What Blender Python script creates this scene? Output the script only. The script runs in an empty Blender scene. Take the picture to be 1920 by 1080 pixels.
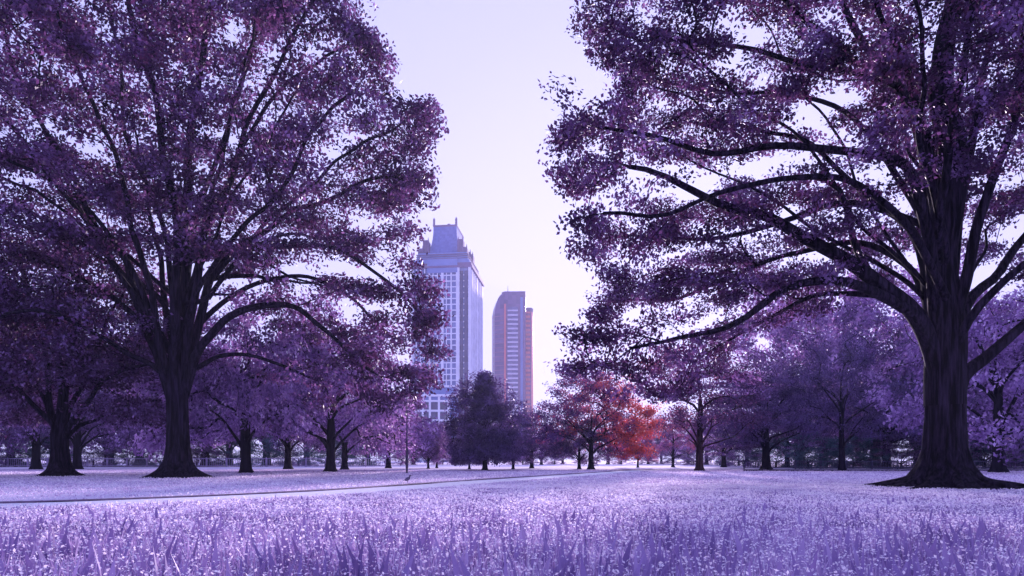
import bpy, math, random, numpy as np
from mathutils import Vector, noise
R = math.radians
scn = bpy.context.scene
COL = scn.collection
CAM_H, HOR, F = 1.1, 862.0, 1280.0

def P(x, y, d):
    return np.array([(x - 960.0) / F * d, d, CAM_H - (y - HOR) / F * d])
def G(x, y):
    d = CAM_H * F / (y - HOR)
    return np.array([(x - 960.0) / F * d, d, 0.0])

# ------------------------------------------------------------ helpers
def tag(o, label=None, cat=None, group=None, kind=None):
    if label: o['label'] = label
    if cat: o['category'] = cat
    if group: o['group'] = group
    if kind: o['kind'] = kind
    return o
def link(name, me, mat=None, parent=None, loc=None):
    o = bpy.data.objects.new(name, me); COL.objects.link(o)
    if mat is not None and me is not None:
        for m in (mat if isinstance(mat, (list, tuple)) else [mat]): me.materials.append(m)
    if parent is not None: o.parent = parent
    if loc is not None: o.location = loc
    return o
def empty(name, loc, rz=0.0):
    o = bpy.data.objects.new(name, None); COL.objects.link(o)
    o.location = tuple(loc); o.rotation_euler = (0, 0, rz); o.empty_display_size = 0.3
    return o
def mesh_np(name, V, Q, smooth=False, mi=None):
    """V (n,3), Q (m,k) faces all with k corners"""
    V = np.asarray(V, dtype=np.float32); Q = np.asarray(Q, dtype=np.int32)
    me = bpy.data.meshes.new(name)
    k = Q.shape[1]
    me.vertices.add(len(V)); me.vertices.foreach_set('co', V.ravel())
    me.loops.add(Q.size); me.loops.foreach_set('vertex_index', Q.ravel())
    me.polygons.add(len(Q))
    me.polygons.foreach_set('loop_start', np.arange(0, Q.size, k, dtype=np.int32))
    me.polygons.foreach_set('loop_total', np.full(len(Q), k, dtype=np.int32))
    if mi is not None: me.polygons.foreach_set('material_index', np.asarray(mi, dtype=np.int32))
    me.update(calc_edges=True)
    me.polygons.foreach_set('use_smooth', np.full(len(Q), smooth, dtype=bool))
    return me
class MB:
    def __init__(s): s.v = []; s.f = []
    def quad(s, a, b, c, d):
        n = len(s.v); s.v += [a, b, c, d]; s.f.append((n, n+1, n+2, n+3))
    def box(s, x0, y0, z0, x1, y1, z1):
        n = len(s.v)
        s.v += [(x0,y0,z0),(x1,y0,z0),(x1,y1,z0),(x0,y1,z0),(x0,y0,z1),(x1,y0,z1),(x1,y1,z1),(x0,y1,z1)]
        s.f += [(n,n+3,n+2,n+1),(n+4,n+5,n+6,n+7),(n,n+1,n+5,n+4),(n+1,n+2,n+6,n+5),(n+2,n+3,n+7,n+6),(n+3,n,n+4,n+7)]
    def loft(s, rings, cap=True):
        n0 = len(s.v); k = len(rings[0])
        for r in rings: s.v += [tuple(p) for p in r]
        for i in range(len(rings)-1):
            a = n0+i*k; b = a+k
            for j in range(k):
                s.f.append((a+j, a+(j+1)%k, b+(j+1)%k, b+j))
        if cap:
            s.f.append(tuple(n0+j for j in range(k-1,-1,-1)))
            s.f.append(tuple(n0+(len(rings)-1)*k+j for j in range(k)))
    def build(s, name, mat, parent=None, smooth=False):
        me = bpy.data.meshes.new(name); me.from_pydata([tuple(map(float, v)) for v in s.v], [], s.f)
        me.update()
        if smooth:
            for p in me.polygons: p.use_smooth = True
        return link(name, me, mat, parent)
def circ(cx, cy, z, r, k, ry=None, ph=0):
    ry = r if ry is None else ry
    return [(cx+r*math.cos(ph+2*math.pi*i/k), cy+ry*math.sin(ph+2*math.pi*i/k), z) for i in range(k)]

# ------------------------------------------------------------ materials
def newmat(name):
    m = bpy.data.materials.new(name); m.use_nodes = True
    nt = m.node_tree; nt.nodes.clear()
    out = nt.nodes.new('ShaderNodeOutputMaterial')
    return m, nt, out
def N(nt, t, **kw):
    n = nt.nodes.new(t)
    for k, v in kw.items():
        if k.startswith('i_'): n.inputs[k[2:].replace('_', ' ')].default_value = v
        else: setattr(n, k, v)
    return n
def ramp(nt, stops, fac):
    r = nt.nodes.new('ShaderNodeValToRGB')
    while len(r.color_ramp.elements) > 1: r.color_ramp.elements.remove(r.color_ramp.elements[-1])
    r.color_ramp.elements[0].position = stops[0][0]; r.color_ramp.elements[0].color = (*stops[0][1], 1)
    for p, c in stops[1:]:
        e = r.color_ramp.elements.new(p); e.color = (*c, 1)
    nt.links.new(fac, r.inputs[0]); return r
def leafmat(name, stops, trans=0.4, tcol=(1.5, 1.0, 1.3), rough=0.45, gloss=0.25, xg=0.0):
    m, nt, out = newmat(name)
    geo = N(nt, 'ShaderNodeNewGeometry')
    tc = N(nt, 'ShaderNodeTexCoord')
    no = N(nt, 'ShaderNodeTexNoise', i_Scale=0.8, i_Detail=2.0); nt.links.new(tc.outputs['Object'], no.inputs['Vector'])
    mx = N(nt, 'ShaderNodeMath', operation='MULTIPLY_ADD'); mx.inputs[1].default_value = 0.28
    nt.links.new(geo.outputs['Random Per Island'], mx.inputs[0])
    sc_ = N(nt, 'ShaderNodeMath', operation='MULTIPLY_ADD'); sc_.inputs[1].default_value = 1.9; sc_.inputs[2].default_value = -0.62
    nt.links.new(no.outputs['Fac'], sc_.inputs[0]); nt.links.new(sc_.outputs[0], mx.inputs[2])
    fac = mx.outputs[0]
    if xg:  # x gradient: grades the painted sun glow across the crown
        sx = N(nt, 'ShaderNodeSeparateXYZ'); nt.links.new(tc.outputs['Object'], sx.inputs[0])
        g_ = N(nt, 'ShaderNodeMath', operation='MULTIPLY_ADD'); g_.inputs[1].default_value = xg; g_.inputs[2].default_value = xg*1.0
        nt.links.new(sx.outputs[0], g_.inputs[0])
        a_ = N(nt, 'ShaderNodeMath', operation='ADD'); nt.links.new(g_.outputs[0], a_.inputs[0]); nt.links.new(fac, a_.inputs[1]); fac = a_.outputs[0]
    rp = ramp(nt, stops, fac)
    bs = N(nt, 'ShaderNodeBsdfPrincipled', i_Roughness=rough); bs.inputs['Specular IOR Level'].default_value = gloss
    nt.links.new(rp.outputs[0], bs.inputs['Base Color'])
    tr = N(nt, 'ShaderNodeBsdfTranslucent')
    tm = N(nt, 'ShaderNodeMix', data_type='RGBA', blend_type='MULTIPLY'); tm.inputs[0].default_value = 1.0
    nt.links.new(rp.outputs[0], tm.inputs[6]); tm.inputs[7].default_value = (*tcol, 1)
    nt.links.new(tm.outputs[2], tr.inputs['Color'])
    ms = N(nt, 'ShaderNodeMixShader'); ms.inputs[0].default_value = trans
    nt.links.new(bs.outputs[0], ms.inputs[1]); nt.links.new(tr.outputs[0], ms.inputs[2])
    nt.links.new(ms.outputs[0], out.inputs['Surface'])
    return m
def barkmat(name, c0, c1, scale=6.0, zs=0.12, bump=0.6):
    m, nt, out = newmat(name)
    tc = N(nt, 'ShaderNodeTexCoord')
    mp = N(nt, 'ShaderNodeMapping'); mp.inputs['Scale'].default_value = (1, 1, zs)
    nt.links.new(tc.outputs['Object'], mp.inputs[0])
    no = N(nt, 'ShaderNodeTexNoise', i_Scale=scale, i_Detail=5.0, i_Roughness=0.65)
    nt.links.new(mp.outputs[0], no.inputs['Vector'])
    rp = ramp(nt, [(0.42, c0), (0.75, c1)], no.outputs['Fac'])
    bs = N(nt, 'ShaderNodeBsdfPrincipled', i_Roughness=0.85)
    bs.inputs['Specular IOR Level'].default_value = 0.08
    bp = N(nt, 'ShaderNodeBump', i_Strength=bump, i_Distance=0.08)
    nt.links.new(no.outputs['Fac'], bp.inputs['Height'])
    nt.links.new(bp.outputs[0], bs.inputs['Normal'])
    nt.links.new(rp.outputs[0], bs.inputs['Base Color']); nt.links.new(bs.outputs[0], out.inputs['Surface'])
    return m
def plain(name, c, rough=0.6, var=0.25, scale=1.5, metal=0.0, spec=0.5):
    m, nt, out = newmat(name)
    tc = N(nt, 'ShaderNodeTexCoord')
    no = N(nt, 'ShaderNodeTexNoise', i_Scale=scale, i_Detail=4.0); nt.links.new(tc.outputs['Object'], no.inputs['Vector'])
    rp = ramp(nt, [(0.3, tuple(v*(1-var) for v in c)), (0.7, tuple(min(1, v*(1+var)) for v in c))], no.outputs['Fac'])
    bs = N(nt, 'ShaderNodeBsdfPrincipled', i_Roughness=rough, i_Metallic=metal)
    bs.inputs['Specular IOR Level'].default_value = spec
    nt.links.new(rp.outputs[0], bs.inputs['Base Color']); nt.links.new(bs.outputs[0], out.inputs['Surface'])
    return m
def glassmat(name, stops, cell=(1.6, 1.6, 3.4), rough=0.25):
    """facade glass: every pane its own tone"""
    m, nt, out = newmat(name)
    tc = N(nt, 'ShaderNodeTexCoord')
    dv = N(nt, 'ShaderNodeVectorMath', operation='DIVIDE'); dv.inputs[1].default_value = cell
    fl = N(nt, 'ShaderNodeVectorMath', operation='FLOOR')
    wn = N(nt, 'ShaderNodeTexWhiteNoise', noise_dimensions='3D')
    nt.links.new(tc.outputs['Object'], dv.inputs[0]); nt.links.new(dv.outputs[0], fl.inputs[0]); nt.links.new(fl.outputs[0], wn.inputs['Vector'])
    rp = ramp(nt, stops, wn.outputs['Value'])
    bs = N(nt, 'ShaderNodeBsdfPrincipled', i_Roughness=rough)
    nt.links.new(rp.outputs[0], bs.inputs['Base Color']); nt.links.new(bs.outputs[0], out.inputs['Surface'])
    return m

M = {}
M['leaf_hero'] = leafmat('leaf_plum', [(0.12, (0.028, 0.013, 0.042)), (0.45, (0.094, 0.042, 0.118)), (0.7, (0.21, 0.13, 0.30)), (0.92, (0.48, 0.35, 0.60))], 0.42, (1.5, 0.92, 1.1))
M['leaf_hero2'] = leafmat('leaf_plum_right', [(0.12, (0.024, 0.012, 0.038)), (0.45, (0.082, 0.037, 0.103)), (0.7, (0.18, 0.115, 0.27)), (0.92, (0.44, 0.33, 0.57))], 0.42, (1.55, 0.92, 1.1))
M['leaf_pale'] = leafmat('leaf_lilac', [(0.1, (0.08, 0.045, 0.12)), (0.5, (0.32, 0.21, 0.44)), (0.85, (0.70, 0.58, 0.80))], 0.4)
M['leaf_mid'] = leafmat('leaf_violet', [(0.1, (0.04, 0.02, 0.065)), (0.5, (0.17, 0.095, 0.24)), (0.85, (0.46, 0.33, 0.58))], 0.4)
M['leaf_dark'] = leafmat('leaf_dark_violet', [(0.1, (0.045, 0.026, 0.09)), (0.5, (0.11, 0.07, 0.19)), (0.85, (0.24, 0.16, 0.38))], 0.3)
M['leaf_sunglow_red'] = leafmat('leaf_sunglow_red', [(0.1, (0.08, 0.05, 0.20)), (0.45, (0.17, 0.09, 0.28)), (0.62, (0.40, 0.12, 0.24)), (0.8, (0.60, 0.16, 0.13))], 0.5, (1.5, 0.9, 0.9), xg=0.055)  # low-sun glow painted into the leaf colour, redder on the right
M['leaf_rose'] = leafmat('leaf_rose', [(0.1, (0.10, 0.06, 0.22)), (0.5, (0.24, 0.13, 0.34)), (0.78, (0.42, 0.14, 0.22)), (0.98, (0.60, 0.20, 0.18))], 0.5, (1.4, 0.9, 0.9), xg=0.02)  # weaker sun glow put into the leaf colour
M['leaf_rose_sunglow_left'] = leafmat('leaf_rose_sunglow_left', [(0.1, (0.06, 0.03, 0.10)), (0.5, (0.17, 0.10, 0.25)), (0.8, (0.42, 0.18, 0.28)), (1.0, (0.62, 0.24, 0.24))], 0.5, (1.4, 0.9, 0.9), xg=-0.045)  # sun glow painted in, redder on the left side
M['leaf_teal'] = leafmat('leaf_teal', [(0.1, (0.02, 0.05, 0.06)), (0.5, (0.05, 0.12, 0.14)), (0.85, (0.13, 0.22, 0.26))], 0.3, (1, 1.1, 1.1))
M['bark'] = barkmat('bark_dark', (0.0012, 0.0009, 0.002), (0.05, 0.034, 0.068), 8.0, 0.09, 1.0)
M['bark_far'] = barkmat('bark_far', (0.004, 0.003, 0.008), (0.024, 0.018, 0.04), 3.0)
M['bark_brown'] = barkmat('bark_brown', (0.02, 0.008, 0.012), (0.10, 0.045, 0.06), 3.0)

# ------------------------------------------------------------ tree engine
def catmull(pts, step):
    pts = np.asarray(pts, float)
    if len(pts) < 3:
        n = max(2, int(np.linalg.norm(pts[-1]-pts[0]) / step) + 1)
        t = np.linspace(0, 1, n)[:, None]
        return pts[0]*(1-t)+pts[-1]*t, np.linspace(0, 1, n)
    Q = np.vstack([2*pts[0]-pts[1], pts, 2*pts[-1]-pts[-2]])
    out = []; L = np.linalg.norm(np.diff(pts, axis=0)[:, :3], axis=1)
    tot = L.sum(); acc = 0; ts = []
    for i in range(1, len(Q)-2):
        n = max(1, int(L[i-1]/step))
        for j in range(n):
            t = j/n
            out.append(0.5*((2*Q[i])+(-Q[i-1]+Q[i+1])*t+(2*Q[i-1]-5*Q[i]+4*Q[i+1]-Q[i+2])*t*t+(-Q[i-1]+3*Q[i]-3*Q[i+1]+Q[i+2])*t**3))
            ts.append((acc+t*L[i-1])/tot)
        acc += L[i-1]
    out.append(pts[-1]); ts.append(1.0)
    return np.array(out), np.array(ts)

class Skel:
    def __init__(s, rng, cap=40000):
        s.rng = rng; s.p = np.zeros((cap, 3)); s.d = np.zeros((cap, 3)); s.par = np.full(cap, -1); s.rm = np.zeros(cap)
        s.ok = np.zeros(cap, bool); s.n = 0; s.paths = []
    def add(s, pts, parent, r0, r1, attach=True, sides=8, wob=0.0):
        idx = []; par = parent; n = len(pts)
        for i, q in enumerate(pts):
            k = s.n; s.n += 1
            s.p[k] = q; s.par[k] = par
            dd = (pts[min(i+1, n-1)]-pts[max(i-1, 0)]) if n > 1 else np.array([0, 0, 1.])
            s.d[k] = dd/(np.linalg.norm(dd)+1e-9)
            s.rm[k] = r0+(r1-r0)*(i/max(1, n-1))
            s.ok[k] = attach
            idx.append(k); par = k
        s.paths.append((parent, idx, sides))
        return idx
    def limb(s, pts, r0, r1, step=0.5, start_ok=0.3, sides=10, wob=0.12, parent=-1, tp=0.8):
        q, t = catmull(pts, step)
        ph = s.rng.uniform(0, 6.28, 6); L = np.linalg.norm(q[-1]-q[0])
        for a in range(3):
            q[:, a] += wob*np.sin(t*L*0.9+ph[a])*np.sin(np.pi*np.clip(t, 0, 1))+0.4*wob*np.sin(t*L*2.3+ph[a+3])*t
        idx = s.add(q, parent, r0, r1, sides=sides)
        for i, k in enumerate(idx):
            s.rm[k] = r0+(r1-r0)*t[i]**tp
            if t[i] < start_ok: s.ok[k] = False
        return idx
    def grow(s, targets, step=0.6, curl=0.35, droop=0.0, sides=5):
        n = s.n
        ok = np.where(s.ok[:n])[0]
        from_d = np.array([np.min(np.sum((s.p[ok]-t)**2, axis=1)) for t in targets])
        tw = []
        for ti in np.argsort(from_d):
            t = targets[ti]
            n = s.n
            v = t-s.p[:n]; dist = np.sqrt((v**2).sum(1))+1e-6
            cosa = (v*s.d[:n]).sum(1)/dist
            cost = dist*(1.0+0.9*(1-cosa)); cost[~s.ok[:n]] = 1e9
            j = int(np.argmin(cost)); D = dist[j]
            m = max(2, int(D/step)+1)
            tt = np.linspace(0, 1, m+1)[1:, None]
            ctrl = s.p[j]+s.d[j]*D*curl+np.array([0, 0, 0.08*D])
            q = (1-tt)**2*s.p[j]+2*tt*(1-tt)*ctrl+tt*tt*t
            q = q+s.rng.normal(0, 0.05*min(D, 2.0), q.shape)*np.sin(np.pi*tt*0.9)
            q[:, 2] -= droop*D*tt[:, 0]**2
            idx = s.add(q, j, 0.0, 0.0, sides=sides)
            tw.append(idx)
        return tw
    def tubes(s, rtip=0.012, expo=0.46, min_r=0.0, lock=None):
        n = s.n; cnt = np.zeros(n); haschild = np.zeros(n, bool)
        haschild[s.par[:n][s.par[:n] >= 0]] = True
        cnt[~haschild] = 1
        for i in range(n-1, -1, -1):
            if s.par[i] >= 0: cnt[s.par[i]] += cnt[i]
        r = rtip*np.maximum(cnt, 1)**expo
        r = np.where(s.rm[:n] > 0, np.maximum(s.rm[:n], np.minimum(r, s.rm[:n]*1.25+0.01)), r)
        s.r = r
        V = []; Q = []; base = 0
        for parent, idx, k in s.paths:
            ids = ([parent] if parent >= 0 else [])+idx
            pts = s.p[ids]; rr = r[ids].copy()
            if parent >= 0: rr[0] = min(rr[0], rr[1]*1.25)
            if rr.max() < min_r or len(ids) < 2: continue
            tg = np.gradient(pts, axis=0); tg /= (np.linalg.norm(tg, axis=1, keepdims=True)+1e-9)
            mean = tg.mean(0); ref = np.eye(3)[int(np.argmin(np.abs(mean)))]
            a = np.cross(tg, ref); a /= (np.linalg.norm(a, axis=1, keepdims=True)+1e-9)
            b = np.cross(tg, a)
            th = np.arange(k)*2*np.pi/k
            ring = pts[:, None, :]+rr[:, None, None]*(np.cos(th)[None, :, None]*a[:, None, :]+np.sin(th)[None, :, None]*b[:, None, :])
            V.append(ring.reshape(-1, 3)); m = len(pts)
            i0 = base+np.arange(m-1)[:, None]*k+np.arange(k)[None, :]
            i1 = base+np.arange(m-1)[:, None]*k+((np.arange(k)+1) % k)[None, :]
            Q.append(np.stack([i0, i1, i1+k, i0+k], -1).reshape(-1, 4)); base += m*k
        return np.vstack(V), np.vstack(Q)

def trunk_rings(cx, cy, prof, k=40, seed=0, lobes=7, amp=0.35, zflare=2.2, lean=None, squash=1.0):
    """prof: list of (z, radius); buttress lobes near ground, fluting above"""
    rng = np.random.RandomState(seed); ph = rng.uniform(0, 6.28, 4); la = rng.uniform(0.6, 1.3, lobes)
    zs = np.array([p[0] for p in prof]); rs = np.array([p[1] for p in prof])
    Z = np.concatenate([np.linspace(zs[0], min(2.5, zs[-1]), 22)[:-1], np.linspace(min(2.5, zs[-1]), zs[-1], 22)])
    rr = np.interp(Z, zs, rs); th = np.arange(k)*2*np.pi/k
    V = []
    for z, r in zip(Z, rr):
        fl = max(0.0, 1-max(z, 0)/zflare)**1.6
        lob = np.abs(np.cos(th*lobes/2+ph[0]+0.5*np.sin(th+ph[1])))**1.5-0.45
        g = la[((th*lobes/(2*np.pi)).astype(int)) % lobes]
        rad = r*(1+amp*fl*lob*g+0.045*np.sin(th*9+ph[2]+z*0.25)+0.03*np.sin(th*17+ph[3]-z*0.4)+0.05*np.sin(th*3+z*0.5))
        lx = 0 if lean is None else lean(z)
        V.append(np.stack([cx+lx+rad*np.cos(th), cy+rad*squash*np.sin(th), np.full(k, z)], -1))
    m = len(V); V = np.concatenate(V)
    i0 = np.arange(m-1)[:, None]*k+np.arange(k)[None, :]; i1 = np.arange(m-1)[:, None]*k+((np.arange(k)+1) % k)[None, :]
    return V, np.stack([i0, i1, i1+k, i0+k], -1).reshape(-1, 4)

def leaves(sk, twigs, per, rng, size=0.22, width=0.55, sh=0.42, sv=0.2, droop=0.25, tilt=0.55, back=0.75, anchors=None):
    A = []; D = []; NT = []
    for idx in twigs:
        m = len(idx); tn_ = np.array([0, 0, 1.0])+rng.normal(0, 0.5, 3)
        for j in range(max(0, int(m*(1-back))), m):
            A.append(sk.p[idx[j]]); D.append(sk.d[idx[j]]); NT.append(tn_)
        A.append(sk.p[idx[-1]]); D.append(sk.d[idx[-1]]); NT.append(tn_)
    A = np.array(A); D = np.array(D); NT = np.array(NT)
    n = per*len(twigs)
    ii = rng.randint(0, len(A), n)
    d = D[ii]; off = rng.normal(0, 1, (n, 3)); off *= np.minimum(1, 1.9/np.linalg.norm(off, axis=1))[:, None]
    c = A[ii]+off*np.array([sh, sh, sv])+d*rng.uniform(-0.2, 0.6, (n, 1))*sh
    ax = d*0.7+rng.normal(0, 0.55, (n, 3))+np.array([0, 0, -droop])
    ax /= np.linalg.norm(ax, axis=1, keepdims=True)
    nn = NT[ii]+rng.normal(0, tilt*0.6, (n, 3))
    b = np.cross(ax, nn); b /= (np.linalg.norm(b, axis=1, keepdims=True)+1e-9)
    L = size*rng.uniform(0.65, 1.25, (n, 1)); W = L*width
    V = np.stack([c-ax*L*0.5, c+b*W*0.5-ax*L*0.06, c+ax*L*0.5, c-b*W*0.5-ax*L*0.06], 1).reshape(-1, 3)
    return V, np.arange(n*4).reshape(-1, 4)

def inside(poly, x, y):
    r = False; j = len(poly)-1
    for i in range(len(poly)):
        if (poly[i][1] > y) != (poly[j][1] > y) and x < (poly[j][0]-poly[i][0])*(y-poly[i][1])/(poly[j][1]-poly[i][1]+1e-9)+poly[i][0]: r = not r
        j = i
    return r
def span(poly, y):
    xs = []
    for i in range(len(poly)):
        a, b = poly[i-1], poly[i]
        if (a[1] > y) != (b[1] > y): xs.append(a[0]+(y-a[1])*(b[0]-a[0])/(b[1]-a[1]))
    return (min(xs), max(xs)) if xs else (0, 0)

def sample_crown(profile, n, rng, cy, rdepth, void=0.12, scale=0.22, hollow=0.45, seed=0, front=False):
    """profile: polygon of (X, Z) in metres; returns points filling the solid whose side view it is"""
    X0, X1 = min(p[0] for p in profile), max(p[0] for p in profile)
    Z0, Z1 = min(p[1] for p in profile), max(p[1] for p in profile)
    out = []; tries = 0
    while len(out) < n and tries < n*60:
        tries += 1
        x = rng.uniform(X0, X1); z = rng.uniform(Z0, Z1)
        if not inside(profile, x, z): continue
        a, b = span(profile, z); u = (x-(a+b)/2)/max(0.1, (b-a)/2)
        w = rdepth*math.sqrt(max(0.0, 1-u*u))*(0.35+0.65*math.sin(math.pi*min(1, max(0, (z-Z0+1.5)/(Z1-Z0+3))))**0.5)
        v = rng.uniform(-1, 1)
        if front and v < 0: w *= min(0.8, max(0.12, (z-Z0)/(0.6*(Z1-Z0))))
        q = (x, cy+v*w, z)
        rad = math.sqrt(u*u+(v*v)*(1-u*u))
        if rad < hollow and rng.rand() < 0.6: continue
        if noise.noise(Vector((q[0]*scale+seed, q[1]*scale, q[2]*scale*1.9))) < void-0.25: continue
        out.append(q)
    return np.array(out)

def sample_boughs(profile, n, rng, cy, rdepth, K, org, size=(2.6, 1.35, 0.55), droop=0.15, front=False, hollow=0.45, void=0.05, scale=0.15, seed=0):
    C = sample_crown(profile, K*5, rng, cy, rdepth, void=void, scale=scale, hollow=hollow, seed=seed, front=front)
    sel = [C[0]]
    order = list(range(1, len(C)))
    for _ in range(K-1):      # farthest-ish point selection keeps the boughs apart
        cand = [order[i] for i in rng.randint(0, len(order), 12)]
        S = np.array(sel)
        best = max(cand, key=lambda i: np.min(np.sum(((S-C[i])*np.array([1, 1, 1.8]))**2, 1)))
        sel.append(C[best])
    out = []; org = np.array(org)
    for c in sel:
        d = (c-org)*np.array([1, 1, 0.55]); d /= np.linalg.norm(d)+1e-9; d[2] -= droop; d /= np.linalg.norm(d)
        side = np.cross(d, [0, 0, 1.0]); side /= np.linalg.norm(side)+1e-9; up = np.cross(side, d)
        f = rng.uniform(0.65, 1.35)
        m = max(3, int(n/K*f*f))
        u = rng.normal(0, 1, (m, 3)); u /= np.linalg.norm(u, axis=1, keepdims=True); u *= rng.uniform(0, 1, (m, 1))**0.4
        out.append(c+(u[:, :1]*d*size[0]+u[:, 1:2]*side*size[1]*(1-0.35*u[:, :1])+u[:, 2:]*up*size[2])*f)
    return np.vstack(out)

def clip_sil(T, prof, cx, d0, inset):
    k = []
    for t in T:
        x = t[0]*d0/t[1]; z = CAM_H+(t[2]-CAM_H)*d0/t[1]
        k.append(inside(prof, x-math.copysign(inset, x-cx), z))
    return T[np.array(k)]

def make_tree(name, label, cat, base, trunkV, trunkQ, sk, LV, LQ, leafm, barkm, group=None, rtip=0.012, min_r=0.0):
    bv, bq = sk.tubes(rtip=rtip, min_r=min_r)
    V = np.vstack([trunkV, bv]); Q = np.vstack([trunkQ, bq+len(trunkV)])
    root = empty(name, base); tag(root, label, cat, group)
    b = np.array(base)
    link('trunk', mesh_np('trunk', V-b, Q, True), barkm, root)
    link('crown', mesh_np('crown', LV-b, LQ, False), leafm, root)
    return root

# ------------------------------------------------------------ hero trees
def hero_right():
    rng = np.random.RandomState(11); d0 = 26.6
    cx = (1773-960)/F*d0; m = d0/F
    sk = Skel(rng); ends = []
    def L(pts, r0, r1, dd0=0, dd1=0, **k):
        n = len(pts)
        q = [P(x, y, d0+dd0+(dd1-dd0)*i/(n-1)) for i, (x, y) in enumerate(pts)]
        ends.extend([q[-1]+rng.normal(0, 0.9, 3) for _ in range(5)]); ends.extend([(q[-1]+q[-2])/2+rng.normal(0, 0.9, 3) for _ in range(3)])
        return sk.limb(q, (r0 if r0 > 30 else r0*0.7)*m, r1*m*0.8, **k)
    L([(1770,760),(1752,660),(1715,590),(1650,535),(1590,490),(1500,440),(1420,400),(1340,380),(1250,330),(1180,315)], 30, 5, 0, -2)
    L([(1640,528),(1612,470),(1595,410),(1570,360),(1520,330)], 11, 4, -.5, -2)
    L([(1760,720),(1735,610),(1690,572),(1640,545),(1560,530),(1480,545),(1400,590),(1330,620),(1270,632),(1180,655)], 20, 3, 0, -3.5)
    L([(1660,556),(1600,550),(1520,560),(1440,600),(1360,640)], 9, 3, -.5, 2.5)
    L([(1755,620),(1742,520),(1722,450),(1690,415),(1640,395),(1560,385),(1460,410),(1380,440),(1280,450),(1180,440)], 16, 3, 0, 3)
    L([(1772,760),(1768,600),(1766,500),(1772,400),(1780,300),(1775,200),(1772,100),(1782,0),(1790,-120),(1780,-230)], 36, 5, 0, 0, tp=1.5)
    L([(1765,700),(1748,560),(1742,470),(1732,390),(1718,325),(1680,290),(1600,282),(1480,280),(1340,287),(1220,250),(1120,240)], 20, 3, 0, -4)
    L([(1765,460),(1752,350),(1722,250),(1680,170),(1630,90),(1580,0),(1530,-80),(1470,-160)], 20, 4, 0, 3)
    L([(1752,330),(1720,230),(1680,165),(1600,130),(1520,118),(1440,104),(1350,90),(1270,75),(1200,72),(1130,40)], 12, 3, 0, 1.5)
    L([(1740,260),(1690,130),(1660,40),(1640,-40),(1600,-150)], 12, 3, 0, -4)
    L([(1780,560),(1792,450),(1805,370),(1830,200),(1860,80),(1885,-20),(1930,-140)], 17, 4, 0, 3)
    L([(1780,740),(1788,610),(1808,510),(1830,440),(1868,340),(1900,200),(1918,80),(1950,-50)], 19, 5, 0, -2)
    L([(1782,740),(1790,630),(1820,560),(1860,520),(1925,440),(2000,360),(2100,280)], 20, 4, 0, 2)
    L([(1784,740),(1795,650),(1822,600),(1868,550),(1925,500),(2010,450),(2120,420)], 16, 4, 0, -3)
    L([(1790,780),(1803,705),(1840,672),(1920,612),(2000,560),(2120,530)], 23, 4, 0, 0)
    L([(1600,115),(1580,90),(1530,40),(1475,0),(1400,-60)], 9, 4, .5, -2)
    L([(1765,520),(1755,420),(1790,250),(1810,100),(1820,-40),(1840,-200)], 14, 4, 0, -6)
    L([(1770,600),(1700,500),(1600,450),(1500,470),(1380,520),(1250,560),(1140,560)], 12, 3, 1, 7)
    L([(1775,500),(1700,360),(1600,220),(1480,180),(1350,170),(1200,150)], 12, 3, 1, 8)
    L([(1775,560),(1700,420),(1560,330),(1400,350),(1250,400),(1130,400)], 11, 3, -1, -6)
    px = [(1150,-60),(1115,30),(1165,130),(1250,178),(1150,225),(1075,258),(1075,330),(1160,372),(1115,460),(1185,520),(1145,590),(1100,680),(1190,690),
          (1300,650),(1450,610),(1600,575),(1720,520),(1772,440),(1850,560),(1960,640),(2200,600),(2300,300),(2200,-100),(1960,-290),(1600,-330),(1280,-230)]
    prof = [((x-960)*m, CAM_H-(y-HOR)*m) for x, y in px]
    T = sample_boughs(prof, 2000, rng, d0, 9.5, 185, (cx, d0, 8.0), size=(3.3, 1.05, 0.34), front=True, seed=3.1); T = clip_sil(T, prof, cx, d0, 0.5)
    hd = np.hypot(T[:, 0]-cx, T[:, 1]-d0); T = T[~((hd < 4.5) & (T[:, 2] < 11.5) & (T[:, 1] < d0+3))]
    for i in rng.choice(len(T), 11, replace=False):
        t = T[i]; b0 = np.array([cx+rng.uniform(-.25, .25), d0+rng.uniform(-.25, .25), rng.uniform(5.0, 9.0)]); v = t-b0; h = math.hypot(v[0], v[1])
        if v[2] < 1.0: continue
        mid = b0+v*0.45+np.array([0, 0, 0.10*h]); lo = b0+np.array([v[0]/h*0.3, v[1]/h*0.3, 1.2])
        sk.limb([b0, lo, mid, t], rng.uniform(4, 9)*m, 1.6*m, wob=0.2, sides=7)
    tips = [(1130,10),(1105,35),(1120,70),(1150,110),(1165,150),(1230,60),(1200,110),(1100,225),(1060,250),(1070,262),(1048,258),(1060,325),(1090,300),(1130,330),(1072,350),(1090,345),(1165,205),(1175,190),(1110,410),(1088,472),(1110,480),
            (1130,420),(1150,510),(1160,520),(1115,580),(1120,600),(1095,640),(1080,635),(1065,685),(1090,690),(1130,675),(1180,690),(1150,640),(1200,700),(1240,740),(1205,735),(1290,690),(1260,720)]
    E = []
    for x, y in tips:
        for _ in range(3):
            E.append(P(x+rng.uniform(-10, 22), y+rng.uniform(-12, 12), d0+rng.uniform(-2.2, 2.2)))
    T = np.vstack([T, np.array(E), np.array(ends)])
    tw = sk.grow(T, 0.55, 0.4)
    LV, LQ = leaves(sk, tw, 118, rng, size=0.165, width=0.6, sh=0.36, sv=0.15, tilt=0.8)
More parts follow.
